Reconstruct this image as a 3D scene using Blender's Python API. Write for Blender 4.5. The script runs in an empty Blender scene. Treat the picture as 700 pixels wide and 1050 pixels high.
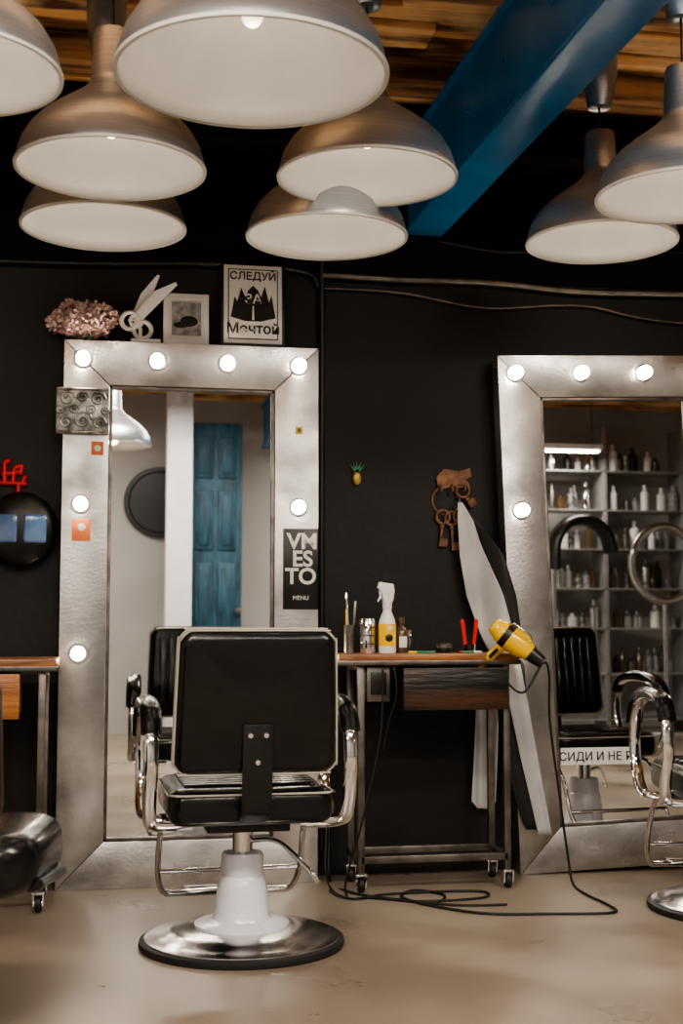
import bpy, bmesh, math, random
from mathutils import Vector, Matrix
random.seed(7)
SC=bpy.context.scene
COL=SC.collection
rad=math.radians
try:
    SC.view_settings.view_transform='AgX';SC.view_settings.look='AgX - Medium High Contrast'
except Exception: pass

# ------------------------------------------------------------------ materials
def mat(name,c1,c2=None,rough=.5,metal=0.,scale=8.,stretch=(1,1,1),bump=0.,bscale=40.,emit=None,estr=0.,coat=0.,spec=.5,detail=4.,rr=None,lo=.35,hi=.65,aniso=0,c3=None,scale3=2.):
    m=bpy.data.materials.new(name);m.use_nodes=True
    nt=m.node_tree;N=nt.nodes;L=nt.links
    b=N['Principled BSDF']
    b.inputs['Roughness'].default_value=rough
    b.inputs['Metallic'].default_value=metal
    b.inputs['Specular IOR Level'].default_value=spec
    b.inputs['Coat Weight'].default_value=coat
    b.inputs['Coat Roughness'].default_value=.08
    if c2 is None: c2=tuple(min(1,x*.85) for x in c1)
    tc=N.new('ShaderNodeTexCoord');mp=N.new('ShaderNodeMapping');mp.inputs['Scale'].default_value=stretch
    L.new(tc.outputs['Object'],mp.inputs[0])
    n=N.new('ShaderNodeTexNoise');n.inputs['Scale'].default_value=scale;n.inputs['Detail'].default_value=detail
    L.new(mp.outputs[0],n.inputs['Vector'])
    r=N.new('ShaderNodeValToRGB')
    r.color_ramp.elements[0].position=lo;r.color_ramp.elements[0].color=(*c1,1)
    r.color_ramp.elements[1].position=hi;r.color_ramp.elements[1].color=(*c2,1)
    L.new(n.outputs['Fac'],r.inputs[0])
    colout=r.outputs[0]
    if c3:
        n3=N.new('ShaderNodeTexNoise');n3.inputs['Scale'].default_value=scale3;n3.inputs['Detail'].default_value=6
        L.new(tc.outputs['Object'],n3.inputs['Vector'])
        r3=N.new('ShaderNodeValToRGB');r3.color_ramp.elements[0].position=.45;r3.color_ramp.elements[1].position=.68
        r3.color_ramp.elements[0].color=(0,0,0,1);r3.color_ramp.elements[1].color=(1,1,1,1)
        L.new(n3.outputs['Fac'],r3.inputs[0])
        mx=N.new('ShaderNodeMix');mx.data_type='RGBA';mx.inputs[7].default_value=(*c3,1)
        L.new(r3.outputs[0],mx.inputs[0]);L.new(colout,mx.inputs[6]);colout=mx.outputs[2]
    L.new(colout,b.inputs['Base Color'])
    if rr:
        mr=N.new('ShaderNodeMapRange');mr.inputs[3].default_value=rr[0];mr.inputs[4].default_value=rr[1]
        mr.inputs[1].default_value=.3;mr.inputs[2].default_value=.7
        L.new(n.outputs['Fac'],mr.inputs[0]);L.new(mr.outputs[0],b.inputs['Roughness'])
    if aniso:
        b.inputs['Anisotropic'].default_value=aniso
        tg=N.new('ShaderNodeTangent');tg.direction_type='RADIAL';tg.axis='Z';L.new(tg.outputs[0],b.inputs['Tangent'])
    if bump:
        n2=N.new('ShaderNodeTexNoise');n2.inputs['Scale'].default_value=bscale;n2.inputs['Detail'].default_value=3
        L.new(mp.outputs[0],n2.inputs['Vector'])
        bp=N.new('ShaderNodeBump');bp.inputs['Strength'].default_value=bump;bp.inputs['Distance'].default_value=.01
        L.new(n2.outputs['Fac'],bp.inputs['Height']);L.new(bp.outputs[0],b.inputs['Normal'])
    if emit:
        b.inputs['Emission Color'].default_value=(*emit,1);b.inputs['Emission Strength'].default_value=estr
    return m

M={}
M['wall']=mat('black_wall_paint',(.0075,.0075,.0080),(.012,.0118,.0124),rough=.5,scale=3,bump=.15,bscale=25,spec=.32)
M['walltop']=mat('soot_black_paint',(.003,.003,.003),(.006,.006,.006),rough=.7,scale=3,spec=.2)
M['rear']=mat('pale_plaster',(.46,.45,.44),(.40,.39,.38),rough=.8,scale=2)
M['floor']=mat('polished_concrete',(.165,.132,.100),(.245,.200,.150),rough=.4,scale=1.8,detail=7,rr=(.24,.44),bump=.06,bscale=60,lo=.25,hi=.75,c3=(.33,.285,.23),scale3=.9)
M['plank']=mat('old_pine_planks',(.12,.04,.014),(.85,.46,.18),rough=.7,scale=2.6,stretch=(.8,6,6),detail=9,bump=.9,bscale=8,lo=.38,hi=.58,c3=(.95,.66,.36),scale3=3.)
M['timber']=mat('dark_old_timber',(.06,.025,.01),(.50,.25,.10),rough=.7,scale=3,stretch=(.6,6,6),detail=8,bump=.8,bscale=8)
M['wood']=mat('stained_wood',(.13,.045,.015),(.42,.17,.055),rough=.35,scale=3,stretch=(1,9,9),detail=6,bump=.2,bscale=12)
M['wooddark']=mat('dark_burnt_wood',(.006,.004,.003),(.075,.030,.012),rough=.4,scale=2.5,stretch=(1,7,7),detail=7,bump=.3,bscale=12,lo=.42,hi=.75)
M['blue']=mat('blue_steel_paint',(.008,.13,.33),(.018,.19,.43),rough=.33,scale=5,bump=.08,bscale=30)
M['bluedoor']=mat('weathered_blue_door',(.008,.035,.06),(.02,.085,.13),rough=.6,scale=9,stretch=(3,3,.6))
M['frame']=mat('brushed_steel_frame',(.24,.235,.23),(.74,.73,.72),rough=.3,metal=1,scale=3.4,stretch=(1,1,1.3),detail=9,rr=(.44,.24),bump=.09,bscale=65,lo=.36,hi=.64,c3=(.86,.85,.84),scale3=2.0)
M['alu']=mat('brushed_aluminium',(.44,.465,.50),(.36,.38,.41),rough=.30,metal=.82,scale=5,stretch=(1,1,34),bump=.05,bscale=34,aniso=.7)
M['lampin']=mat('lamp_inner_enamel',(.58,.56,.525),(.54,.52,.49),rough=.45)
M['chrome']=mat('chrome',(.85,.85,.86),(.78,.78,.79),rough=.08,metal=1)
M['satin']=mat('satin_chrome_disc',(.55,.54,.53),(.75,.74,.73),rough=.2,metal=1,scale=4,rr=(.12,.28))
M['steel']=mat('raw_steel_tube',(.12,.11,.10),(.24,.22,.20),rough=.4,metal=.9,scale=12)
M['leather']=mat('black_leather',(.0035,.0035,.0042),(.0065,.0065,.0075),rough=.23,scale=30,bump=.08,bscale=140,coat=.15,spec=.4)
M['pip']=mat('cream_piping',(.42,.38,.32),rough=.5)
M['rubber']=mat('black_rubber',(.008,.008,.008),(.013,.013,.013),rough=.6)
M['black']=mat('satin_black',(.006,.006,.006),(.01,.01,.01),rough=.35)
M['white']=mat('white_plastic',(.78,.78,.80),(.74,.74,.76),rough=.3)
M['pedestal']=mat('white_enamel',(.68,.67,.72),(.62,.61,.67),rough=.22,coat=.3)
M['mirror']=mat('mirror_glass',(.84,.86,.86),(.83,.85,.85),rough=.005,metal=1)
M['bulb']=mat('frosted_bulb_lit',(1,.95,.88),rough=.4,emit=(1,.85,.66),estr=60)
M['filament']=mat('pendant_bulb_lit',(1,.9,.8),rough=.4,emit=(1,.88,.72),estr=1.2)
M['paper']=mat('white_paper',(.72,.72,.70),rough=.8)
M['grey']=mat('grey_print',(.12,.12,.13),(.35,.35,.36),rough=.6,scale=30)
M['flower']=mat('dried_petals',(.92,.74,.70),(.62,.42,.42),rough=.8,scale=25)
M['pewter']=mat('pewter_relief',(.10,.10,.09),(.50,.50,.47),rough=.4,metal=.8,scale=25)
M['orange']=mat('orange_sticker',(.75,.22,.08),(.6,.15,.05),rough=.6)
M['yellow']=mat('yellow_plastic',(.90,.55,.01),(.85,.50,.01),rough=.25,coat=.3)
M['gold']=mat('aged_gold',(.65,.45,.10),(.45,.30,.08),rough=.4,metal=.7,scale=30)
M['green']=mat('green_enamel',(.05,.30,.16),(.03,.20,.10),rough=.5)
M['rust']=mat('rusty_iron',(.13,.065,.04),(.30,.16,.09),rough=.6,metal=.4,scale=30)
M['red']=mat('red_plastic',(.65,.02,.02),rough=.35)
M['lens']=mat('blue_lens',(.06,.12,.30),(.16,.26,.45),rough=.12,scale=6,coat=.4)
M['capegrey']=mat('silver_cape_cloth',(.50,.50,.51),(.38,.38,.39),rough=.45,scale=5)
M['capeblack']=mat('black_cape_cloth',(.008,.008,.009),rough=.6)
M['glassg']=mat('amber_bottle',(.10,.06,.03),rough=.15,coat=.4)
M['shelf']=mat('grey_metal_shelf',(.30,.30,.30),(.38,.38,.38),rough=.3,metal=.3)
M['brown']=mat('brown_leather',(.025,.015,.011),(.04,.022,.016),rough=.4,scale=20,bump=.1,bscale=150)
M['led']=mat('led_panel_diffuser',(1,1,1),rough=.5,emit=(1,.93,.84),estr=7)  # glow for the added fill panels and uplights, and the one real strip
M['cable']=mat('cable_rubber',(.006,.006,.006),rough=.5)

# ------------------------------------------------------------------ helpers
def empty(name,loc=(0,0,0),rotz=0,roty=0):
    o=bpy.data.objects.new(name,None);o.location=loc;o.rotation_euler=(0,roty,rotz);COL.objects.link(o);return o
def obj(name,me,m=None,parent=None,loc=(0,0,0),rot=(0,0,0),smooth=False,autos=None):
    o=bpy.data.objects.new(name,me);COL.objects.link(o)
    if m is not None:
        me.materials.clear();me.materials.append(m)
    o.location=loc;o.rotation_euler=rot
    if parent: o.parent=parent
    if smooth:
        for p in me.polygons:p.use_smooth=True
    if autos:
        for p in me.polygons:p.use_smooth=True
        try: me.set_sharp_from_angle(angle=rad(autos))
        except Exception: pass
    return o
def bm2me(bm,name):
    bmesh.ops.recalc_face_normals(bm,faces=bm.faces[:])
    me=bpy.data.meshes.new(name);bm.to_mesh(me);bm.free();return me
def rbox(name,x0,x1,y0,y1,z0,z1,m,parent=None,r=.004,seg=2,loc=(0,0,0),rot=(0,0,0)):
    bm=bmesh.new();bmesh.ops.create_cube(bm,size=1)
    for v in bm.verts:
        v.co=Vector(((x0+x1)/2+v.co.x*(x1-x0),(y0+y1)/2+v.co.y*(y1-y0),(z0+z1)/2+v.co.z*(z1-z0)))
    r=min(r,.49*min(x1-x0,y1-y0,z1-z0))
    if r>0: bmesh.ops.bevel(bm,geom=bm.edges[:],offset=r,segments=seg,profile=.5,affect='EDGES')
    return obj(name,bm2me(bm,name),m,parent,loc,rot,autos=35)
def lathe(name,prof,m,parent=None,loc=(0,0,0),rot=(0,0,0),seg=48,cap=True,sharp=40):
    bm=bmesh.new();rings=[]
    for r,z in prof:
        if r<1e-5: rings.append([bm.verts.new((0,0,z))])
        else: rings.append([bm.verts.new((r*math.cos(2*math.pi*i/seg),r*math.sin(2*math.pi*i/seg),z)) for i in range(seg)])
    for a,b in zip(rings,rings[1:]):
        for i in range(seg):
            j=(i+1)%seg
            if len(a)==1 and len(b)==1: continue
            if len(a)==1: bm.faces.new((a[0],b[i],b[j]))
            elif len(b)==1: bm.faces.new((a[i],a[j],b[0]))
            else: bm.faces.new((a[i],a[j],b[j],b[i]))
    if cap:
        for rg in (rings[0],rings[-1]):
            if len(rg)>1: bm.faces.new(rg)
    return obj(name,bm2me(bm,name),m,parent,loc,rot,autos=sharp)
def catmull(P,n=8,closed=False):
    P=[Vector(p) for p in P]
    if len(P)<3: return P
    out=[];k=len(P);rng=range(k if closed else k-1)
    for i in rng:
        if closed: a,b,c,d=P[(i-1)%k],P[i],P[(i+1)%k],P[(i+2)%k]
        else: a,b,c,d=P[max(i-1,0)],P[i],P[i+1],P[min(i+2,k-1)]
        for s in range(n):
            t=s/n
            out.append(.5*((2*b)+(c-a)*t+(2*a-5*b+4*c-d)*t*t+(3*b-a-3*c+d)*t**3))
    if not closed: out.append(P[-1])
    return out
def tube(name,P,r,m,parent=None,smooth=True,closed=False,seg=10,n=8,flat=None,loc=(0,0,0),rot=(0,0,0),up=None):
    pts=catmull(P,n,closed) if smooth else [Vector(p) for p in P]
    bm=bmesh.new();rings=[];k=len(pts);nrm=None
    for i,p in enumerate(pts):
        if closed: t=(pts[(i+1)%k]-pts[(i-1)%k])
        else: t=(pts[min(i+1,k-1)]-pts[max(i-1,0)])
        if t.length<1e-9: t=Vector((0,0,1))
        t.normalize()
        if up is not None: nrm=Vector(up)-t*Vector(up).dot(t)
        elif nrm is None: nrm=t.orthogonal()
        else: nrm=nrm-t*nrm.dot(t)
        if nrm.length<1e-6: nrm=t.orthogonal()
        nrm.normalize();b=t.cross(nrm)
        ra,rb=flat if flat else (r,r)
        rings.append([bm.verts.new(p+nrm*ra*math.cos(2*math.pi*j/seg)+b*rb*math.sin(2*math.pi*j/seg)) for j in range(seg)])
    for i in range(k if closed else k-1):
        a,b2=rings[i],rings[(i+1)%k]
        for j in range(seg):
            q=(j+1)%seg;bm.faces.new((a[j],a[q],b2[q],b2[j]))
    if not closed:
        bm.faces.new(rings[0]);bm.faces.new(rings[-1])
    return obj(name,bm2me(bm,name),m,parent,loc,rot,autos=50)
def sphere(name,r,m,parent=None,loc=(0,0,0),sc=(1,1,1),rot=(0,0,0)):
    bm=bmesh.new();bmesh.ops.create_uvsphere(bm,u_segments=24,v_segments=14,radius=r)
    for v in bm.verts: v.co=Vector((v.co.x*sc[0],v.co.y*sc[1],v.co.z*sc[2]))
    return obj(name,bm2me(bm,name),m,parent,loc,rot,smooth=True)
def prism(name,poly,y0,y1,m,parent=None,loc=(0,0,0),rot=(0,0,0),bev=0):
    bm=bmesh.new()
    a=[bm.verts.new((x,y0,z)) for x,z in poly];b=[bm.verts.new((x,y1,z)) for x,z in poly]
    bm.faces.new(a);bm.faces.new(b)
    for i in range(len(poly)):
        j=(i+1)%len(poly);bm.faces.new((a[i],a[j],b[j],b[i]))
    if bev: bmesh.ops.bevel(bm,geom=bm.edges[:],offset=bev,segments=2,profile=.5,affect='EDGES')
    return obj(name,bm2me(bm,name),m,parent,loc,rot,autos=35)
def text(name,s,size,m,parent,loc,rot=(rad(90),0,0),ext=.0006,align='CENTER',bold=0):
    c=bpy.data.curves.new(name,'FONT');c.body=s;c.size=size;c.extrude=ext;c.align_x=align;c.offset=bold
    o=bpy.data.objects.new(name,c);COL.objects.link(o)
    bpy.context.view_layer.update()
    me=bpy.data.meshes.new_from_object(o.evaluated_get(bpy.context.evaluated_depsgraph_get()))
    bpy.data.objects.remove(o)
    return obj(name,me,m,parent,loc,rot)

# ------------------------------------------------------------------ room
WY=.12; XL,XR,YB,ZC=-3.4,5.2,-6.7,3.05
rbox('floor',XL,XR,YB,WY,-.1,0,M['floor'],r=0)
rbox('wall_back',XL,XR,WY,WY+.1,0,3.1,M['wall'],r=0)
rbox('wall_left',XL-.1,XL,YB,WY,0,3.1,M['rear'],r=0)
rbox('wall_right',XR,XR+.1,YB,WY,0,3.1,M['rear'],r=0)
rbox('wall_front',XL,XR,YB-.1,YB,0,3.1,M['rear'],r=0)
rbox('trim_upper_band',XL,XR,.108,WY,2.30,3.0,M['walltop'],r=0)
bm=bmesh.new()
y=WY
while y>YB:
    w=random.uniform(.10,.19);x=XL
    while x<XR:
        l=random.uniform(1.0,2.6);x2=min(XR,x+l)
        z=2.93+random.uniform(-.02,.035)
        r=bmesh.ops.create_cube(bm,size=1)
        tl_=random.uniform(-.012,.012)
        for v in r['verts']:
            v.co=Vector(((x+x2)/2+v.co.x*(x2-x-.012),y-w/2+v.co.y*(w-.022)+v.co.x*2*tl_,z+.03+v.co.z*.05))
        x=x2
    y-=w
bmesh.ops.bevel(bm,geom=bm.edges[:],offset=.004,segments=1,affect='EDGES')
r=bmesh.ops.create_cube(bm,size=1)
for v in r['verts']: v.co=Vector(((XL+XR)/2+v.co.x*(XR-XL),(YB+WY)/2+v.co.y*(WY-YB),3.06+v.co.z*.08))
obj('ceiling',bm2me(bm,'ceiling'),M['plank'])
for i,(yy,h,w) in enumerate([(-.42,.10,.13),(-1.15,.10,.12),(-2.1,.1,.13),(-3.1,.1,.13),(-4.1,.1,.13),(-5.2,.1,.13)]):
    rbox('ceiling_timber',XL,XR,yy-w/2,yy+w/2,2.93-h,2.93,M['timber'],r=.012)
rbox('trim_ceiling_ledge',XL,XR,-.10,WY,2.74,2.92,M['walltop'],r=.01)
e=empty('wall_conduit')
tube('pipe_left',[(-3.3,.095,2.29),(-1.27,.095,2.285),(-.44,.095,2.315),(-.13,.095,2.30),(-.075,.095,2.24)],.011,M['black'],e)
tube('pipe_drop',[(-.06,.095,2.74),(-.06,.095,1.5),(-.06,.095,.1)],.012,M['black'],e,smooth=False)
tube('flex_right',[(-.06,.09,2.29),(.25,.09,2.285),(.6,.09,2.29),(1.0,.09,2.27),(1.5,.09,2.28),(3,.09,2.30)],.014,M['steel'],e)
tube('wire_right',[(-.06,.1,2.24),(.25,.1,2.235),(.6,.1,2.19),(1.0,.1,2.215),(1.5,.1,2.16),(3,.1,2.2)],.006,M['steel'],e)
tube('wire_high',[(.4,.1,2.45),(.7,.1,2.42),(1.1,.1,2.46),(2,.1,2.44)],.006,M['black'],e)

# ------------------------------------------------------------------ blue beam
e=empty('steel_ceiling_beam',(.345,0,0),rotz=rad(1.6))
rbox('web',-.06,.06,-6.5,.10,2.485,2.83,M['blue'],e,r=.004)
rbox('bottom_flange',-.078,.078,-6.5,.10,2.468,2.487,M['blue'],e,r=.003)
rbox('top_flange',-.078,.078,-6.5,.10,2.82,2.838,M['blue'],e,r=.003)
for k in range(7):
    lathe('bolt',[(0,0),(.012,0),(.012,.008),(0,.011)],M['blue'],e,loc=(-.06,-.7-k*.4,2.66),rot=(0,rad(-90),0),seg=6)

# ------------------------------------------------------------------ pendants
def pendant(loc,s=1.):
    e=empty('pendant_lamp',loc)
    def S(P): return [(a*s,b*s) for a,b in P]
    P=[(.252,0),(.252,.006),(.247,.030),(.237,.062),(.216,.098),(.186,.130),(.151,.158),(.116,.183),(.086,.205),(.066,.225),(.058,.240)]
    out=P+[(.056,.25),(.050,.37),(.046,.381),(.02,.385),(0,.385)]
    lathe('shade_outer',S(out),M['alu'],e,seg=72,cap=False,sharp=30)
    inn=[(.252,0),(.247,.001),(.243,.029),(.233,.060),(.212,.095),(.182,.126),(.147,.154),(.112,.179),(.08,.200),(.05,.217),(0,.217)]
    lathe('shade_inner',S(inn),M['lampin'],e,seg=72,cap=False,sharp=80)
    lathe('rim',S([(.246,-.003),(.254,-.003),(.255,.004),(.246,.004)]),M['lampin'],e,seg=72,cap=False)
    lathe('socket',S([(.026,.14),(.028,.22)]),M['white'],e,seg=20)
    sphere('bulb',.026,M['filament'],e,loc=(0,0,.118*s),sc=(1,1,1.2))
    top=2.83-loc[2]
    tube('cord',[(0,0,.38*s),(0,0,top)],.0035,M['cable'],e,smooth=False,seg=8)
    lathe('canopy',[(.034,top-.14),(.038,top-.142),(.062,top-.03),(.064,top+.1)],M['alu'],e,seg=32)
    l=bpy.data.lights.new('pendant_light','POINT');l.energy=1.3*s;l.color=(1,.88,.74);l.shadow_soft_size=.035
    lo=bpy.data.objects.new('pendant_light',l);COL.objects.link(lo);lo.parent=e;lo.location=(0,0,.04*s)
    return e
for p in [(-1.23,-1.94,2.15),(-.87,-1.37,2.15),(-.89,-.81,2.16),(-.16,-1.31,2.19),(-.20,-.86,2.15),(.76,-.73,2.22),(.75,-1.40,2.16),(-.84,-3.75,2.10)]:
    pendant(p)
pendant((-.551,-1.91,2.205),1.25)

# ------------------------------------------------------------------ lighted mirrors
def mirror(loc,roty,bulbs):
    e=empty('lighted_mirror',loc,roty=roty)
    W,H,w=.942,1.98,.166
    t0,t1=0,.08
    g=.0015
    prism('frame_left',[(0,0),(w-g,w),(w-g,H-w),(0,H)],t0,t1,M['frame'],e,bev=.002)
    prism('frame_right',[(W,0),(W,H),(W-w+g,H-w),(W-w+g,w)],t0,t1,M['frame'],e,bev=.002)
    prism('frame_top',[(0+g,H),(w,H-w+g),(W-w,H-w+g),(W-g,H)],t0,t1,M['frame'],e,bev=.002)
    prism('frame_bottom',[(g,0),(W-g,0),(W-w,w-g),(w,w-g)],t0,t1,M['frame'],e,bev=.002)
    rbox('glass',w-.002,W-w+.002,.02,.03,w-.002,H-w+.002,M['mirror'],e,r=0)
    for nm,b in dict(l=(w,w+.012,w,H-w),r=(W-w-.012,W-w,w,H-w),t=(w,W-w,H-w-.012,H-w),b=(w,W-w,w,w+.012)).items():
        rbox('bead_'+nm,b[0],b[1],.006,.0205,b[2],b[3],M['steel'],e,r=.002)
    for x,z in bulbs:
        lathe('bulb_socket',[(.030,0),(.034,.004),(.034,.010),(0,.010)],M['chrome'],e,loc=(x,0.002,z),rot=(rad(90),0,0),seg=28)
        sphere('bulb',.026,M['bulb'],e,loc=(x,-.022,z))
    return e
BL=[(.068,1.91),(.337,1.91),(.597,1.91),(.866,1.91),(.068,1.375),(.866,1.375),(.068,.835),(.866,.835)]
mirror((-1.03,0,0),0,BL)
mirror((.685,0,.0),-.036,BL)
prism('wooden_wedge',[(1.40,0),(1.66,0),(1.66,.034),(1.40,.0235)],.005,.075,M['wood'])

# ------------------------------------------------------------------ items on mirror top
e=empty('scissors_sculpture',(-.735,.04,1.982))
rbox('base',-.055,.055,-.03,.03,0,.014,M['white'],e,r=.004)
def ring(nm,cx,cz,R,r,par,m=M['white'],sz=1.):
    tube(nm,[(cx+R*math.cos(a*math.pi/6),0,cz+R*sz*math.sin(a*math.pi/6)) for a in range(12)],r,m,par,closed=True,seg=8,n=3)
ring('handle_left',-.058,.085,.032,.009,e);ring('handle_right',-.012,.052,.032,.009,e)
ring('handle_hub',-.035,.085,.022,.007,e)
prism('blade_a',[(-.045,.105),(-.015,.085),(.115,.228),(.108,.238),(.03,.20)],-.006,.0,M['white'],e)
prism('blade_b',[(-.055,.10),(-.01,.095),(.05,.262),(.040,.265),(-.02,.19)],.001,.007,M['white'],e)
for a in range(6): tube('spoke%d'%a,[(-.035,-.002,.085),(-.035+.03*math.cos(a),-.002,.085+.03*math.sin(a))],.004,M['white'],e,smooth=False,seg=6)
tube('stem',[(-.02,0,.01),(-.02,0,.06)],.008,M['white'],e,smooth=False)

e=empty('photo_frame',(-.585,.03,1.982));e.rotation_euler=(rad(-5),0,0)
rbox('border',-.085,.085,0,.016,0,.20,M['white'],e,r=.003)
rbox('mat',-.068,.068,-.002,.004,.02,.18,M['paper'],e,r=0)
rbox('photo',-.055,.055,-.004,0,.035,.165,M['grey'],e,r=0)
sphere('motif',.03,M['black'],e,loc=(.01,-.004,.09),sc=(1.1,.06,.7))
sphere('motif_b',.02,M['black'],e,loc=(-.02,-.004,.075),sc=(1.4,.06,.6))
e=empty('framed_poster',(-.335,.02,1.984));e.rotation_euler=(rad(-4),0,0)
rbox('border',-.12,.12,0,.02,0,.325,M['black'],e,r=.003)
rbox('sheet',-.110,.110,-.002,.004,.010,.315,M['paper'],e,r=0)
rbox('print',-.095,.095,-.004,0,.025,.30,M['black'],e,r=0)
rbox('print_field',-.091,.091,-.005,-.001,.029,.296,M['paper'],e,r=0)
text('line_top','СЛЕДУЙ',.042,M['black'],e,(0,-.0055,.258),bold=.0008)
prism('mountain',[(-.085,.11),(-.07,.19),(-.06,.17),(-.045,.225),(-.03,.19),(-.018,.215),(.0,.235),(.02,.215),(.03,.19),(.045,.235),(.06,.17),(.07,.2),(.085,.11),(.03,.095),(-.03,.095)],-.0065,-.005,M['black'],e)
text('line_mid','ЗА',.05,M['paper'],e,(0,-.0072,.165),bold=.0008)
prism('road',[(-.004,.1),(.004,.1),(.002,.155),(-.002,.155)],-.008,-.0066,M['paper'],e)
text('line_low','Мечтой',.055,M['black'],e,(0,-.0055,.048),bold=.001)

e=empty('dried_flower_head',(-.965,.04,1.982))
bm=bmesh.new()
for i in range(330):
    a=random.uniform(0,2*math.pi);u=random.uniform(-.9,1);rr=math.sqrt(max(0,1-u*u))
    k=1+.12*math.sin(a*3+u*4)
    c=Vector((.112*k*rr*math.cos(a),.034*rr*math.sin(a),.078+.062*u*k))
    mt=Matrix.Translation(c)@Matrix.Rotation(random.uniform(0,6.28),4,'Z')@Matrix.Rotation(random.uniform(-1.5,1.5),4,'X')
    for q in range(4):
        an=q*math.pi/2;s=.015
        vs=[mt@Vector(p) for p in [(0,0,0),(s*math.cos(an-.5),s*math.sin(an-.5),.006),(1.35*s*math.cos(an),1.35*s*math.sin(an),.010),(s*math.cos(an+.5),s*math.sin(an+.5),.006)]]
        bm.faces.new([bm.verts.new(v) for v in vs])
obj('petals',bm2me(bm,'petals'),M['flower'],e)
sphere('core',.04,M['flower'],e,loc=(0,0,.07),sc=(2,.5,1))
tube('stalk',[(.02,0,0),(.02,0,.06)],.006,M['green'],e,smooth=False)

e=empty('ornament_plaque',(-.960,-.001,1.715))
rbox('plate',-.095,.095,-.012,0,-.085,.085,M['pewter'],e,r=.004)
for (cx,cz,R) in [(-.055,.045,.028),(.055,.045,.028),(0,-.035,.034),(-.06,-.045,.024),(.06,-.045,.024),(0,.05,.022),(-.03,.005,.018),(.03,.005,.018),(-.08,0,.015),(.08,0,.015)]:
    P=[(cx+R*(1-k/16)*math.cos(k*.75),-.014,cz+R*(1-k/16)*math.sin(k*.75)) for k in range(14)]
    tube('scroll',P,.005,M['pewter'],e,seg=6,n=3)
for zz in (-.08,.08): tube('edge',[(-.09,-.014,zz),(.09,-.014,zz)],.005,M['pewter'],e,smooth=False,seg=6)
e=empty('frame_sticker',(-.958,-.0005,1.28));rbox('label',-.033,.033,-.002,0,-.04,.04,M['orange'],e,r=0);sphere('mark',.014,M['paper'],e,loc=(0,-.002,.01),sc=(1,.1,1))
e=empty('frame_sticker',(-.905,-.0005,1.58));rbox('label',-.022,.022,-.002,0,-.025,.025,M['orange'],e,r=0);sphere('dot',.012,M['paper'],e,loc=(0,-.002,0),sc=(1,.1,1))
e=empty('frame_sticker',(-.162,-.0005,1.665));rbox('label',-.014,.014,-.002,0,-.014,.014,M['gold'],e,r=0);rbox('mark',-.007,.007,-.003,-.0018,-.007,.007,M['rust'],e,r=0)

e=empty('menu_sign',(-.155,-.0005,.995))
rbox('board',-.066,.066,-.006,0,0,.30,M['black'],e,r=.002)
text('t1','VM',.082,M['paper'],e,(0.006,-.0068,.225),bold=.002)
text('t2','ES',.082,M['paper'],e,(0.006,-.0068,.160),bold=.002)
text('t3','TO',.082,M['paper'],e,(0.0,-.0068,.095),bold=.002)
text('t4','MENU',.022,M['paper'],e,(0,-.0068,.035))

e=empty('mirror_sign',(.995,.0195,.435))
rbox('strip',-.14,.145,-.004,0,-.032,.032,M['paper'],e,r=0)
text('caption','СИДИ И НЕ Р',.045,M['black'],e,(0.0,-.0048,-.016),bold=.0004)

# ------------------------------------------------------------------ wall things
e=empty('pineapple_ornament',(.08,WY-.005,1.50))
sphere('fruit',.02,M['gold'],e,loc=(0,-.005,.0),sc=(.85,.5,1.35))
for a in (-.7,-.35,0,.35,.7):
    prism('leaf',[(-.006,0),(.006,0),(0,.045)],-.004,0,M['green'],e,loc=(0,-.004,.02),rot=(0,a,0))
e=empty('decorative_keys',(.455,WY-.004,1.40))
def key(ox,oz,L,rot,nm):
    k=empty(nm,(ox,-.012,oz));k.parent=e;k.rotation_euler=(0,rot,0)
    ring('bow',0,0,.026,.006,k,M['rust']);tube('shaft',[(0,0,-.026),(0,0,-L)],.006,M['rust'],k,smooth=False,seg=8)
    rbox('bit',0,.026,-.003,.003,-L,-L+.032,M['rust'],k,r=.001);rbox('collar',-.009,.009,-.006,.006,-.04,-.033,M['rust'],k,r=.001)
prism('hanger_plate',[(-.06,.11),(-.03,.145),(.03,.135),(.075,.15),(.08,.115),(.06,.105),(.075,.08),(.03,.070),(0,.08),(-.03,.065),(-.055,.08)],-.012,-.002,M['rust'],e)
for x in (-.045,0,.05): tube('hook',[(x,-.008,.085),(x,-.03,.07),(x,-.03,.055),(x,-.015,.055)],.004,M['rust'],e)
ring('ring_big',-.02,.02,.055,.005,e,M['rust'])
key(-.035,-.045,.115,.10,'key_1');key(.0,-.05,.125,-.03,'key_2');key(.035,-.04,.09,-.15,'key_3');key(.045,.06,.075,-.5,'key_4')

e=empty('wall_mask',(-1.175,WY-.004,1.285))
sphere('shell',.135,M['black'],e,loc=(0,-.05,0),sc=(.98,.35,1.02))
for s in (-1,1): rbox('lens',-.042,.042,-.012,.012,-.052,.052,M['lens'],e,r=.011,seg=4,loc=(s*.052,-.088,.0),rot=(0,0,s*rad(12)))
e=empty('red_wall_figure',(-1.22,WY-.004,1.49))
for P in [[(-.06,-.01,-.03),(.06,-.01,-.035)],[(-.05,-.01,-.03),(-.045,-.01,.02),(-.07,-.01,.03)],[(-.02,-.01,-.03),(-.02,-.01,.04),(.0,-.01,.05)],[(.01,-.01,-.03),(.015,-.01,.02),(.04,-.01,.03),(.035,-.01,.0)],[(.04,-.01,-.035),(.055,-.01,-.005)],[(-.045,-.01,-.035),(-.05,-.01,-.07)],[(.03,-.01,-.035),(.03,-.01,-.07)],[(-.03,-.01,0),(.04,-.01,.01)]]:
    tube('stroke',P,.009,M['red'],e,seg=8)

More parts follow.
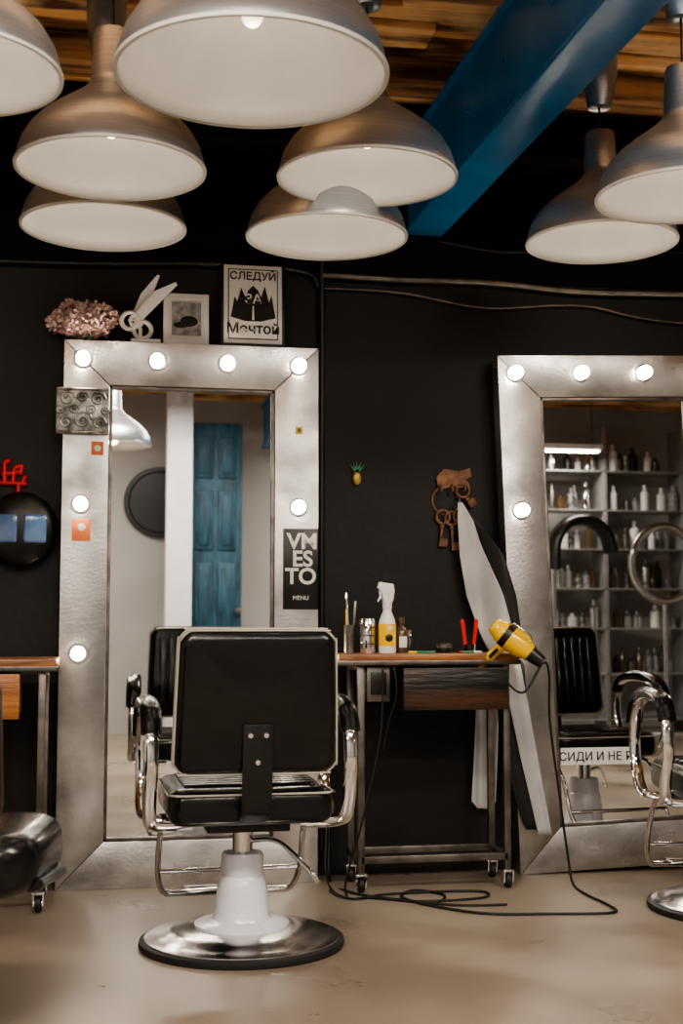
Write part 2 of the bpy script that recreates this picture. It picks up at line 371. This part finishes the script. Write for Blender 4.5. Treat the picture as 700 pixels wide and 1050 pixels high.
# ------------------------------------------------------------------ cape hanging
def cy(x):
    t=max(0,min(1,(x-.55)/.08));t=t*t*(3-2*t)
    return .075*(1-t)-.022*t
def cloth(name,rows,m,par,off=0.,fold=.006,nf=1.5,flare=0):
    bm=bmesh.new();V=[];NU=24
    R=[]
    for i in range(len(rows)-1):
        for s in range(5):
            t=s/5;R.append([a+(b-a)*t for a,b in zip(rows[i],rows[i+1])])
    R.append(rows[-1])
    for k,(z,xa,xb) in enumerate(R):
        row=[]
        for u in range(NU+1):
            x=xa+(xb-xa)*u/NU
            row.append(bm.verts.new((x,cy(x)+off-fold*(.5+.5*math.sin(u/NU*nf*2*math.pi+k*.05))*min(1,k/8),z)))
        V.append(row)
    for a,b in zip(V,V[1:]):
        for u in range(NU): bm.faces.new((a[u],a[u+1],b[u+1],b[u]))
    o=obj(name,bm2me(bm,name),m,par,smooth=True)
    md=o.modifiers.new('thick','SOLIDIFY');md.thickness=.002
    return o
e=empty('barber_cape')
cloth('silver_side',[(1.41,.470,.487),(1.34,.468,.53),(1.20,.475,.575),(1.05,.50,.62),(.95,.535,.645),(.85,.575,.665),(.75,.61,.69),(.62,.64,.715),(.45,.675,.745),(.28,.715,.775),(.15,.745,.80)],M['capegrey'],e,off=-.006)
cloth('black_side',[(1.40,.478,.49),(1.33,.50,.56),(1.20,.55,.625),(1.05,.60,.672),(.92,.63,.69),(.80,.60,.70),(.62,.60,.715),(.45,.62,.74),(.28,.66,.765),(.17,.70,.79)],M['capeblack'],e,off=.004)
cloth('white_lining',[(.80,.545,.60),(.6,.535,.605),(.42,.525,.60),(.27,.515,.595),(.24,.54,.575)],M['capegrey'],e)
tube('hook',[(.478,.115,1.43),(.478,.08,1.43),(.478,.07,1.41)],.004,M['steel'],e)

# ------------------------------------------------------------------ trolleys
def caster(par,x,y,nm):
    lathe(nm+'_wheel',[(0,-.011),(.022,-.011),(.026,-.007),(.026,.007),(.022,.011),(0,.011)],M['rubber'],par,loc=(x,y,.027),rot=(0,rad(90),0),seg=24)
    lathe(nm+'_hub',[(0,-.013),(.012,-.013),(.012,.013),(0,.013)],M['chrome'],par,loc=(x,y,.027),rot=(0,rad(90),0),seg=20)
    prism(nm+'_fork_a',[(-.012,.02),(.012,.02),(.02,.06),(-.02,.06)],-.002,.002,M['chrome'],par,loc=(x-.016,y,0),rot=(0,0,rad(90)))
    prism(nm+'_fork_b',[(-.012,.02),(.012,.02),(.02,.06),(-.02,.06)],-.002,.002,M['chrome'],par,loc=(x+.016,y,0),rot=(0,0,rad(90)))
    rbox(nm+'_plate',x-.02,x+.02,y-.02,y+.02,.058,.066,M['chrome'],par,r=.001)
def trolley(loc,L,Dp,drawer,top=.835,pull=.07,dm='wooddark'):
    e=empty('styling_trolley',loc)
    rbox('tabletop',0,L,0,Dp,top-.035,top,M['wood'],e,r=.004)
    rbox('tabletop_edge',-.004,L+.004,-.006,.0,top-.04,top-.024,M['steel'],e,r=.001)
    s=.012
    lx=[.085,L-.045];ly=[.03,Dp-.03]
    for i,x in enumerate(lx):
        for j,y in enumerate(ly):
            rbox('leg_%d%d'%(i,j),x-s,x+s,y-s,y+s,.066,top-.035,M['steel'],e,r=.002)
            caster(e,x,y,'caster_%d%d'%(i,j))
        rbox('side_rail_low_%d'%i,x-s,x+s,ly[0],ly[1],.10,.122,M['steel'],e,r=.002)
        rbox('side_rail_top_%d'%i,x-s,x+s,ly[0],ly[1],top-.06,top-.037,M['steel'],e,r=.002)
    for j,y in enumerate(ly):
        rbox('rail_low_%d'%j,lx[0],lx[1],y-s,y+s,.10,.125,M['steel'],e,r=.002)
    rbox('rail_top_back',lx[0],lx[1],ly[1]-s,ly[1]+s,top-.06,top-.037,M['steel'],e,r=.002)
    a,b=drawer
    zb=top-.195;zt=top-.048
    md=M[dm]
    rbox('drawer_front',a,b,-pull-.018,-pull,zb,zt,md,e,r=.003)
    rbox('drawer_side_l',a+.01,a+.022,-pull,Dp-.05,zb+.01,zt-.02,md,e,r=.001)
    rbox('drawer_side_r',b-.022,b-.01,-pull,Dp-.05,zb+.01,zt-.02,md,e,r=.001)
    rbox('drawer_back',a+.01,b-.01,Dp-.06,Dp-.05,zb+.01,zt-.02,md,e,r=.001)
    rbox('drawer_bottom',a+.01,b-.01,-pull,Dp-.05,zb+.005,zb+.013,md,e,r=.001)
    return e
tr=trolley((-.055,-.25,0),.665,.26,(.215,.595))
rbox('dock_box',.105,.19,.02,.16,.665,.79,M['steel'],tr,r=.003)
rbox('dock_slot',.12,.175,.012,.02,.69,.77,M['black'],tr,r=.002)
tl=trolley((-1.69,-.37,0),.665,.32,(.15,.55),top=.825,pull=.005,dm='wood')

TZ=.8355
def bottle(name,x,y,prof,m,z=TZ):
    e=empty(name,(x,y,z));lathe('body',prof,m,e,seg=28)
    return e
e=bottle('metal_cup',.075,-.12,[(0,0),(.030,0),(.031,.004),(.031,.122),(.029,.125),(.027,.122),(.027,.01),(0,.01)],M['chrome'])
for z in (.03,.06,.09): lathe('rib%d'%int(z*100),[(.0305,z),(.0325,z+.003),(.0305,z+.006)],M['steel'],e,seg=28,cap=False)
e=empty('comb_jar',(.012,-.10,TZ))
lathe('jar',[(0,0),(.020,0),(.021,.10),(.019,.102),(.018,.01),(0,.01)],M['steel'],e,seg=24)
rbox('comb_1',-.004,.004,-.002,.002,.01,.22,M['chrome'],e,r=.001,rot=(0,rad(-3),0));rbox('comb_2',.004,.013,-.004,-.001,.01,.19,M['steel'],e,r=.001,rot=(0,rad(4),0));rbox('clip',-.014,-.008,0,.004,.01,.16,M['yellow'],e,r=.001)
e=empty('spray_bottle',(.142,-.15,TZ))
lathe('body',[(0,0),(.030,0),(.032,.01),(.032,.09),(.028,.12),(.016,.15),(.014,.165)],M['white'],e,seg=28)
lathe('label',[(.0326,.025),(.0326,.105)],M['yellow'],e,seg=28,cap=False)
sphere('label_spot',.014,M['black'],e,loc=(0,-.032,.055),sc=(1,.2,1))
sphere('label_spot_b',.010,M['paper'],e,loc=(0.004,-.032,.09),sc=(1,.2,1))
lathe('collar',[(.017,.16),(.018,.185),(.013,.19)],M['white'],e,seg=20)
prism('trigger_head',[(-.016,.185),(.02,.185),(.026,.225),(.022,.25),(-.03,.258),(-.036,.235),(-.02,.225)],-.013,.013,M['white'],e,bev=.003)
prism('trigger',[(-.03,.235),(-.022,.235),(-.022,.20),(-.034,.185),(-.036,.188),(-.028,.205)],-.005,.005,M['white'],e)
e=bottle('oil_bottle',.200,-.13,[(0,0),(.023,0),(.024,.005),(.024,.075),(.018,.09),(.010,.095),(.010,.105),(.013,.106),(.013,.13),(0,.132)],M['glassg'])
rbox('label',-.014,.014,-.0255,-.0235,.02,.06,M['paper'],e,r=0)
e=bottle('small_bottle',.238,-.08,[(0,0),(.015,0),(.016,.05),(.008,.06),(.008,.08),(0,.082)],M['black']);lathe('cap',[(.0095,.06),(.0095,.083)],M['chrome'],e)
e=bottle('wax_tin',.36,-.12,[(0,0),(.03,0),(.031,.004),(.031,.03),(.028,.033),(0,.034)],M['black']);lathe('lid',[(.0318,.018),(.0318,.031),(.0,.036)],M['steel'],e)
e=empty('hair_clips',(.26,-.20,TZ))
for i,(c,x,a) in enumerate([(M['green'],0,.3),(M['green'],.03,-.2),(M['yellow'],-.03,.1),(M['red'],.16,.4),(M['green'],.17,0),(M['white'],.20,-.3)]):
    rbox('clip_%d'%i,-.022,.022,-.004,.004,0,.008,c,e,r=.002,loc=(x,.01*(i%2),0),rot=(0,0,a))
e=empty('red_scissors',(.465,-.10,TZ))
lathe('cup',[(0,0),(.022,0),(.022,.03),(.02,.03),(.02,.004),(0,.004)],M['black'],e,seg=24)
for s in(-1,1):
    prism('handle%d'%s,[(-.006,.0),(.006,.0),(.007,.115),(.0,.122),(-.007,.115)],-.002,.002,M['red'],e,loc=(s*.014,s*.003,.004),rot=(0,s*rad(7),0))
# hair dryer on holder
e=empty('hair_dryer',(.575,-.30,.88));e.rotation_euler=(0,rad(38),rad(-20))
lathe('barrel',[(0,-.075),(.032,-.075),(.042,-.06),(.046,-.02),(.044,.03),(.034,.06),(.029,.07),(0,.07)],M['yellow'],e,rot=(0,rad(90),0),seg=32)
lathe('rear_grille',[(0,-.098),(.024,-.096),(.032,-.085),(.034,-.072)],M['yellow'],e,rot=(0,rad(90),0),seg=32)
lathe('rear_mesh',[(0,-.0995),(.020,-.098)],M['white'],e,rot=(0,rad(90),0),seg=32)
lathe('nozzle',[(.028,.068),(.026,.10),(.022,.125),(.018,.125)],M['black'],e,rot=(0,rad(90),0),seg=32)
lathe('ring',[(.0462,-.045),(.0472,-.035),(.0465,-.02)],M['black'],e,rot=(0,rad(90),0),seg=32,cap=False)
tube('handle',[(-.02,.0,-.02),(-.03,.02,-.07),(-.04,.03,-.12),(-.05,.03,-.15)],.016,M['yellow'],e,flat=(.018,.014),up=(1,0,0))
tube('switch',[(-.03,-.01,-.06),(-.035,.0,-.10)],.006,M['black'],e,smooth=False)
tube('holder_loop',[(.0,.06,-.05),(-.055,.03,.0),(-.04,-.05,.045),(.0,-.06,.05),(.045,-.04,.045),(.05,.02,.0)],.004,M['chrome'],e)

# cables
e=empty('power_cables')
tube('dryer_cable',[(.545,-.31,.73),(.60,-.33,.70),(.68,-.30,.80),(.71,-.28,.76),(.72,-.25,.60),(.76,-.22,.35),(.80,-.2,.10),(.80,-.25,.012),(.79,-.42,.006),(.80,-.58,.006),(.77,-.70,.006),(.55,-.68,.006),(.36,-.64,.006),(.22,-.50,.006),(.15,-.34,.006),(.22,-.24,.006),(.30,-.33,.006),(.24,-.44,.006),(.08,-.34,.006),(-.02,-.20,.006),(-.04,.02,.01),(-.03,.085,.3)],.0045,M['cable'],e,seg=8)
tube('cable_2',[(.10,-.27,.78),(.09,-.275,.55),(.02,-.29,.25),(-.04,-.30,.02),(.06,-.34,.006),(.2,-.42,.006),(.42,-.40,.006),(.45,-.30,.006),(.3,-.27,.006),(.1,-.29,.006),(-.02,-.34,.006),(-.07,-.22,.006),(-.05,.0,.006),(-.03,.08,.2)],.004,M['cable'],e,seg=8)
tube('cable_3',[(.14,-.27,.79),(.145,-.29,.70),(.12,-.28,.60),(.10,-.27,.50)],.003,M['cable'],e,seg=8)
tube('cable_4',[(-.02,.03,.78),(-.03,.03,.5),(-.07,-.08,.2),(-.07,-.22,.01),(.12,-.38,.006),(.3,-.5,.006),(.47,-.52,.006)],.004,M['cable'],e,seg=8)

# ------------------------------------------------------------------ barber chair (local +y = facing direction)
def rrect(w,h,r,y,n=5):
    P=[]
    for cx,cz,a0 in [(w/2-r,h/2-r,0),(-w/2+r,h/2-r,90),(-w/2+r,-h/2+r,180),(w/2-r,-h/2+r,270)]:
        for k in range(n+1):
            a=rad(a0+90*k/n);P.append((cx+r*math.cos(a),y,cz+r*math.sin(a)))
    return P
def cushion(name,w,h,t,m,par,loc,rot=(0,0,0),r=.03,rc=.045,bulge=0.,taper=0.):
    """upholstered pad: rounded-rectangle outline in x/z, thickness t in y, crowned faces"""
    r=min(r,t*.48)
    bm=bmesh.new();loops=[]
    flat=[.0001,.2,.4,.6,.8,1.]
    def crown(f): return bulge*(1-f*f)
    iw,ih,ic=w-2*r,h-2*r,max(.004,rc-r)
    def inner(f,y): return [bm.verts.new((x*f,y,z*f)) for x,_,z in rrect(iw,ih,ic,0)]
    for f in flat: loops.append(inner(f,-t/2-crown(f)))
    for k in range(1,6):
        a=rad(90*k/5);i=r*(1-math.sin(a))
        loops.append([bm.verts.new((x,-t/2+r*(1-math.cos(a)),z)) for x,_,z in rrect(w-2*i,h-2*i,max(.004,rc-i),0)])
    for k in range(5,0,-1):
        a=rad(90*k/5);i=r*(1-math.sin(a))
        loops.append([bm.verts.new((x,t/2-r*(1-math.cos(a))+1e-5,z)) for x,_,z in rrect(w-2*i,h-2*i,max(.004,rc-i),0)])
    for f in reversed(flat): loops.append(inner(f,t/2+crown(f)))
    n=len(loops[0])
    for a,b in zip(loops,loops[1:]):
        for i in range(n):
            j=(i+1)%n;bm.faces.new((a[i],a[j],b[j],b[i]))
    bm.faces.new(loops[0]);bm.faces.new(loops[-1])
    if taper:
        for v in bm.verts: v.co.x*=1-taper*(v.co.z/h+.5)
    return obj(name,bm2me(bm,name),m,par,loc,rot,autos=60)
def chair(loc,rotz):
    e=empty('barber_chair',loc,rotz=rotz)
    lathe('rubber_ring',[(.0,0),(.298,0),(.302,.008),(.300,.02),(.285,.026)],M['rubber'],e,seg=72)
    lathe('base_disc',[(.288,.018),(.286,.028),(.262,.036),(.235,.040),(.225,.046),(.17,.056),(.12,.060),(0,.060)],M['satin'],e,seg=72,cap=False)
    lathe('pedestal',[(.14,.056),(.14,.066),(.125,.073),(.088,.078),(.080,.09),(.076,.15),(.069,.20),(.064,.205),(.062,.26),(.058,.268),(0,.27)],M['pedestal'],e,seg=48)
    lathe('piston',[(.030,.26),(.030,.36)],M['chrome'],e,seg=28)
    rbox('mount_plate',-.12,.12,-.14,.14,.345,.368,M['black'],e,r=.004)
    tube('pump_lever',[(.03,0,.30),(.10,-.04,.30),(.17,-.12,.24),(.20,-.16,.20)],.007,M['chrome'],e)
    cushion('seat_cushion',.47,.46,.105,M['leather'],e,(0,.01,.425),rot=(rad(90),0,0),r=.035)
    tube('seat_piping',[(p[0],p[2]+.01,.462) for p in rrect(.474,.464,.05,0)],.003,M['pip'],e,closed=True,n=2,seg=6)
    for k in range(7):
        yy=-.14+k*.05
        rbox('seat_rib_%d'%k,-.19,.19,yy-.022,yy+.022,.468,.487,M['leather'],e,r=.009,seg=3)
    b=empty('backrest',(0,-.265,.725));b.parent=e;b.rotation_euler=(rad(7),0,0)
    tp=.05
    cushion('back_pad',.46,.40,.07,M['leather'],b,(0,0,0),r=.028,bulge=.012,taper=tp)
    def tap(P): return [(x*(1-tp*(z/.40+.5)),y,z) for x,y,z in P]
    tube('back_piping_rear',tap(rrect(.462,.402,.047,-.020)),.003,M['pip'],b,closed=True,n=2,seg=6)
    tube('back_piping_front',tap(rrect(.462,.402,.047,.020)),.003,M['pip'],b,closed=True,n=2,seg=6)
    for k in range(9):
        x=-.16+k*.04
        rbox('channel_%d'%k,x-.018,x+.018,.025,.058,-.15,.15,M['leather'],b,r=.009,seg=3)
    rbox('bracket_plate',-.042,.042,-.056,-.047,-.27,-.055,M['black'],b,r=.002)
    tube('bracket_bend',[(0,-.051,-.26),(0,-.035,-.315),(0,.03,-.345),(0,.14,-.35)],.01,M['black'],b,flat=(.006,.042),up=(0,1,.3),seg=12)
    for x,z in ((-.022,-.085),(.022,-.085),(0,-.16)):
        lathe('screw',[(.008,0),(.007,.004),(0,.005)],M['chrome'],b,loc=(x,-.056,z),rot=(rad(90),0,0),seg=16)
    for s in (-1,1):
        x=s*.285
        tube('arm_frame_%d'%s,[(s*.16,-.10,.362),(s*.26,-.12,.365),(x,-.15,.40),(x,-.20,.54),(x,-.175,.655),(x,-.08,.690),(x,.07,.688),(x,.17,.65),(x,.215,.56),(x,.20,.45),(x,.13,.375),(s*.25,.09,.362),(s*.14,.08,.362)],.013,M['chrome'],e,flat=(.008,.020),seg=12,n=6)
        tube('arm_pad_%d'%s,[(x,-.195,.635),(x,-.15,.69),(x,-.05,.712),(x,.08,.708),(x,.175,.675),(x,.222,.60)],.02,M['leather'],e,flat=(.030,.019),up=(1,0,0),seg=14,n=6)
        tube('foot_tube_%d'%s,[(s*.15,.10,.36),(s*.215,.16,.35),(s*.225,.24,.28),(s*.225,.30,.16),(s*.21,.34,.10),(s*.19,.36,.085)],.010,M['chrome'],e,n=6)
    tube('foot_bar',[(-.20,.36,.085),(.20,.36,.085)],.011,M['chrome'],e,smooth=False)
    tube('foot_bar_upper',[(-.225,.30,.165),(.225,.30,.165)],.008,M['chrome'],e,smooth=False)
    rbox('foot_plate',-.13,.13,.34,.42,.085,.098,M['chrome'],e,r=.003)
    return e
chair((-.457,-.89,0),rad(2))
chair((1.215,-.70,0),rad(-8))
# armless cutting chair at the left edge
e=empty('cutting_chair',(-1.22,-1.62,0),rotz=rad(-9))
lathe('base',[(0,0),(.17,0),(.175,.01),(.16,.025),(.05,.05),(0,.05)],M['rubber'],e,loc=(-.07,0,0),seg=48)
lathe('column',[(.035,.04),(.033,.34),(0,.34)],M['chrome'],e,loc=(-.07,0,0),seg=24)
cushion('seat',.48,.48,.14,M['leather'],e,(0,.02,.405),rot=(rad(90),0,0),r=.055,rc=.12,bulge=.012)
tube('seat_skirt',[(-.20,-.12,.36),(-.20,.16,.34),(-.10,.225,.32),(.10,.225,.32),(.20,.16,.34),(.20,-.12,.36)],.03,M['leather'],e,flat=(.018,.05),up=(0,0,1),seg=14)
cushion('backrest',.43,.42,.08,M['brown'],e,(-.035,-.25,.665),rot=(rad(8),0,0),r=.035,rc=.09,bulge=.015)
tube('back_post',[(0,-.10,.34),(0,-.24,.36),(0,-.27,.52)],.015,M['chrome'],e)

# ------------------------------------------------------------------ far side of the shop (seen in mirrors)
rbox('white_column',-.40,-.19,-5.95,-5.75,0,2.93,M['white'],r=.01)
e=empty('blue_panel_door',(.02,-6.1,0))
rbox('slab',-.22,.22,0,.05,0,2.62,M['bluedoor'],e,r=.004)
for z0,z1 in ((.12,.75),(.85,1.45),(1.55,2.05),(2.15,2.5)):
    for x0,x1 in ((-.17,-.02),(.02,.17)):
        rbox('panel',x0,x1,.045,.065,z0,z1,M['bluedoor'],e,r=.012)
        rbox('panel_raise',x0+.03,x1-.03,.06,.075,z0+.04,z1-.04,M['bluedoor'],e,r=.01)
lathe('knob',[(.01,0),(.01,.03),(.025,.04),(.025,.055),(0,.06)],M['steel'],e,loc=(.19,.05,1.05),rot=(rad(-90),0,0),seg=20)
e=empty('round_wall_mirror',(-.42,-6.68,2.0))
lathe('case',[(0,0),(.30,0),(.31,.02),(.30,.05),(.27,.05),(.26,.03),(0,.03)],M['black'],e,rot=(rad(-90),0,0),seg=48)
e=empty('display_shelf',(3.5,-6.35,0))
for x in (-.75,0,.75):
    rbox('upright',x-.02,x+.02,-.15,.15,0,2.7,M['shelf'],e,r=.003)
for z in (.1,.5,.9,1.25,1.6,1.95,2.3):
    rbox('shelf_board',-.75,.75,-.15,.15,z-.008,z+.008,M['shelf'],e,r=.003)
cols=[M['white'],M['glassg'],M['chrome'],M['black'],M['paper'],M['grey'],M['pewter'],M['pewter'],M['steel']]
for z in (.5,.9,1.25,1.6,1.95,2.3):
    x=-.70
    while x<.70:
        h=random.uniform(.12,.26);r=random.uniform(.025,.045)
        if abs(x)>.05 and random.random()<.9:
            lathe('bottle',[(0,0),(r,0),(r,h*.7),(r*.4,h*.8),(r*.4,h),(0,h)],random.choice(cols),e,loc=(x,random.uniform(-.05,.08),z+.009),seg=14)
        x+=random.uniform(.06,.10)
e=empty('ring_wall_mirror',(3.95,-6.0,1.47))
tube('ring',[(.30*math.cos(a*math.pi/8),0,.33*math.sin(a*math.pi/8)) for a in range(16)],.035,M['satin'],e,closed=True,n=3,seg=12)
tube('stem',[(0,0,-.35),(0,0,-1.45)],.02,M['chrome'],e,smooth=False)
lathe('base',[(0,0),(.2,0),(.2,.02),(0,.03)],M['chrome'],e,loc=(0,0,-1.47),seg=32)
e=empty('hood_dryer',(3.09,-5.75,0))
tube('hood',[(-.24,0,1.40),(-.22,0,1.65),(-.1,0,1.80),(.08,0,1.82),(.22,0,1.72),(.28,0,1.55)],.05,M['black'],e,flat=(.05,.12),up=(0,0,1),seg=14)
tube('pole',[(-.24,0,1.5),(-.24,0,.06)],.022,M['chrome'],e,smooth=False)
lathe('base',[(0,0),(.24,0),(.24,.02),(.05,.06),(0,.06)],M['black'],e,loc=(-.24,0,0),seg=32)

# ------------------------------------------------------------------ added fill panels and uplights, plus one real strip
def light_panel(x,y,z,sx,sy,en,up=False):
    e=empty('ceiling_led_panel' if not up else 'linear_uplight',(x,y,z))  # added fill lights, except the small strip by the display shelf
    if up: e.rotation_euler=(rad(180),0,0)
    rbox('housing',-sx/2-.02,sx/2+.02,-sy/2-.02,sy/2+.02,.005,.05,M['white'],e,r=.004)
    rbox('diffuser',-sx/2,sx/2,-sy/2,sy/2,0,.006,M['led'],e,r=0)
    sg=-1 if up else 1
    for sxx in(-1,1): tube('hanger%d'%sxx,[(sxx*sx*.4,0,.05 if not up else 0),(sxx*sx*.4,0,sg*(2.9-z))],.003,M['cable'],e,smooth=False,seg=6)
    l=bpy.data.lights.new('panel_light','AREA');l.shape='RECTANGLE';l.size=sx;l.size_y=sy;l.energy=en;l.color=(1,.885,.76)
    o=bpy.data.objects.new('panel_light',l);COL.objects.link(o);o.parent=e;o.location=(0,0,-.01)
light_panel(-1.2,-3.3,2.72,1.4,.35,80);light_panel(1.5,-3.1,2.72,1.4,.35,80);light_panel(.2,-4.7,2.72,1.8,.35,80);light_panel(3.05,-5.9,2.44,.55,.08,14)  # three added fill panels, then the strip seen in the right mirror
light_panel(-2.2,-5.6,2.72,1.2,.3,50)  # one more added fill panel, for the far side of the shop
light_panel(-1.0,-1.75,2.66,.9,.05,5,True);light_panel(1.0,-1.75,2.66,.9,.05,7,True)  # added out of view to brighten the ceiling planks

w=bpy.data.worlds.new('world');SC.world=w;w.use_nodes=True
w.node_tree.nodes['Background'].inputs[0].default_value=(.8,.85,1,1);w.node_tree.nodes['Background'].inputs[1].default_value=.3

# ------------------------------------------------------------------ camera
cd=bpy.data.cameras.new('camera');cd.sensor_fit='VERTICAL';cd.sensor_height=36;cd.sensor_width=24;cd.lens=1350/1050*36
cd.clip_start=.05
cd.dof.use_dof=True;cd.dof.focus_distance=4.3;cd.dof.aperture_fstop=3.5
co=bpy.data.objects.new('camera',cd);COL.objects.link(co)
co.location=(-.8646,-4.8536,.94);co.rotation_euler=(rad(90)+math.atan(115/1350),0,rad(-10.1))
SC.camera=co
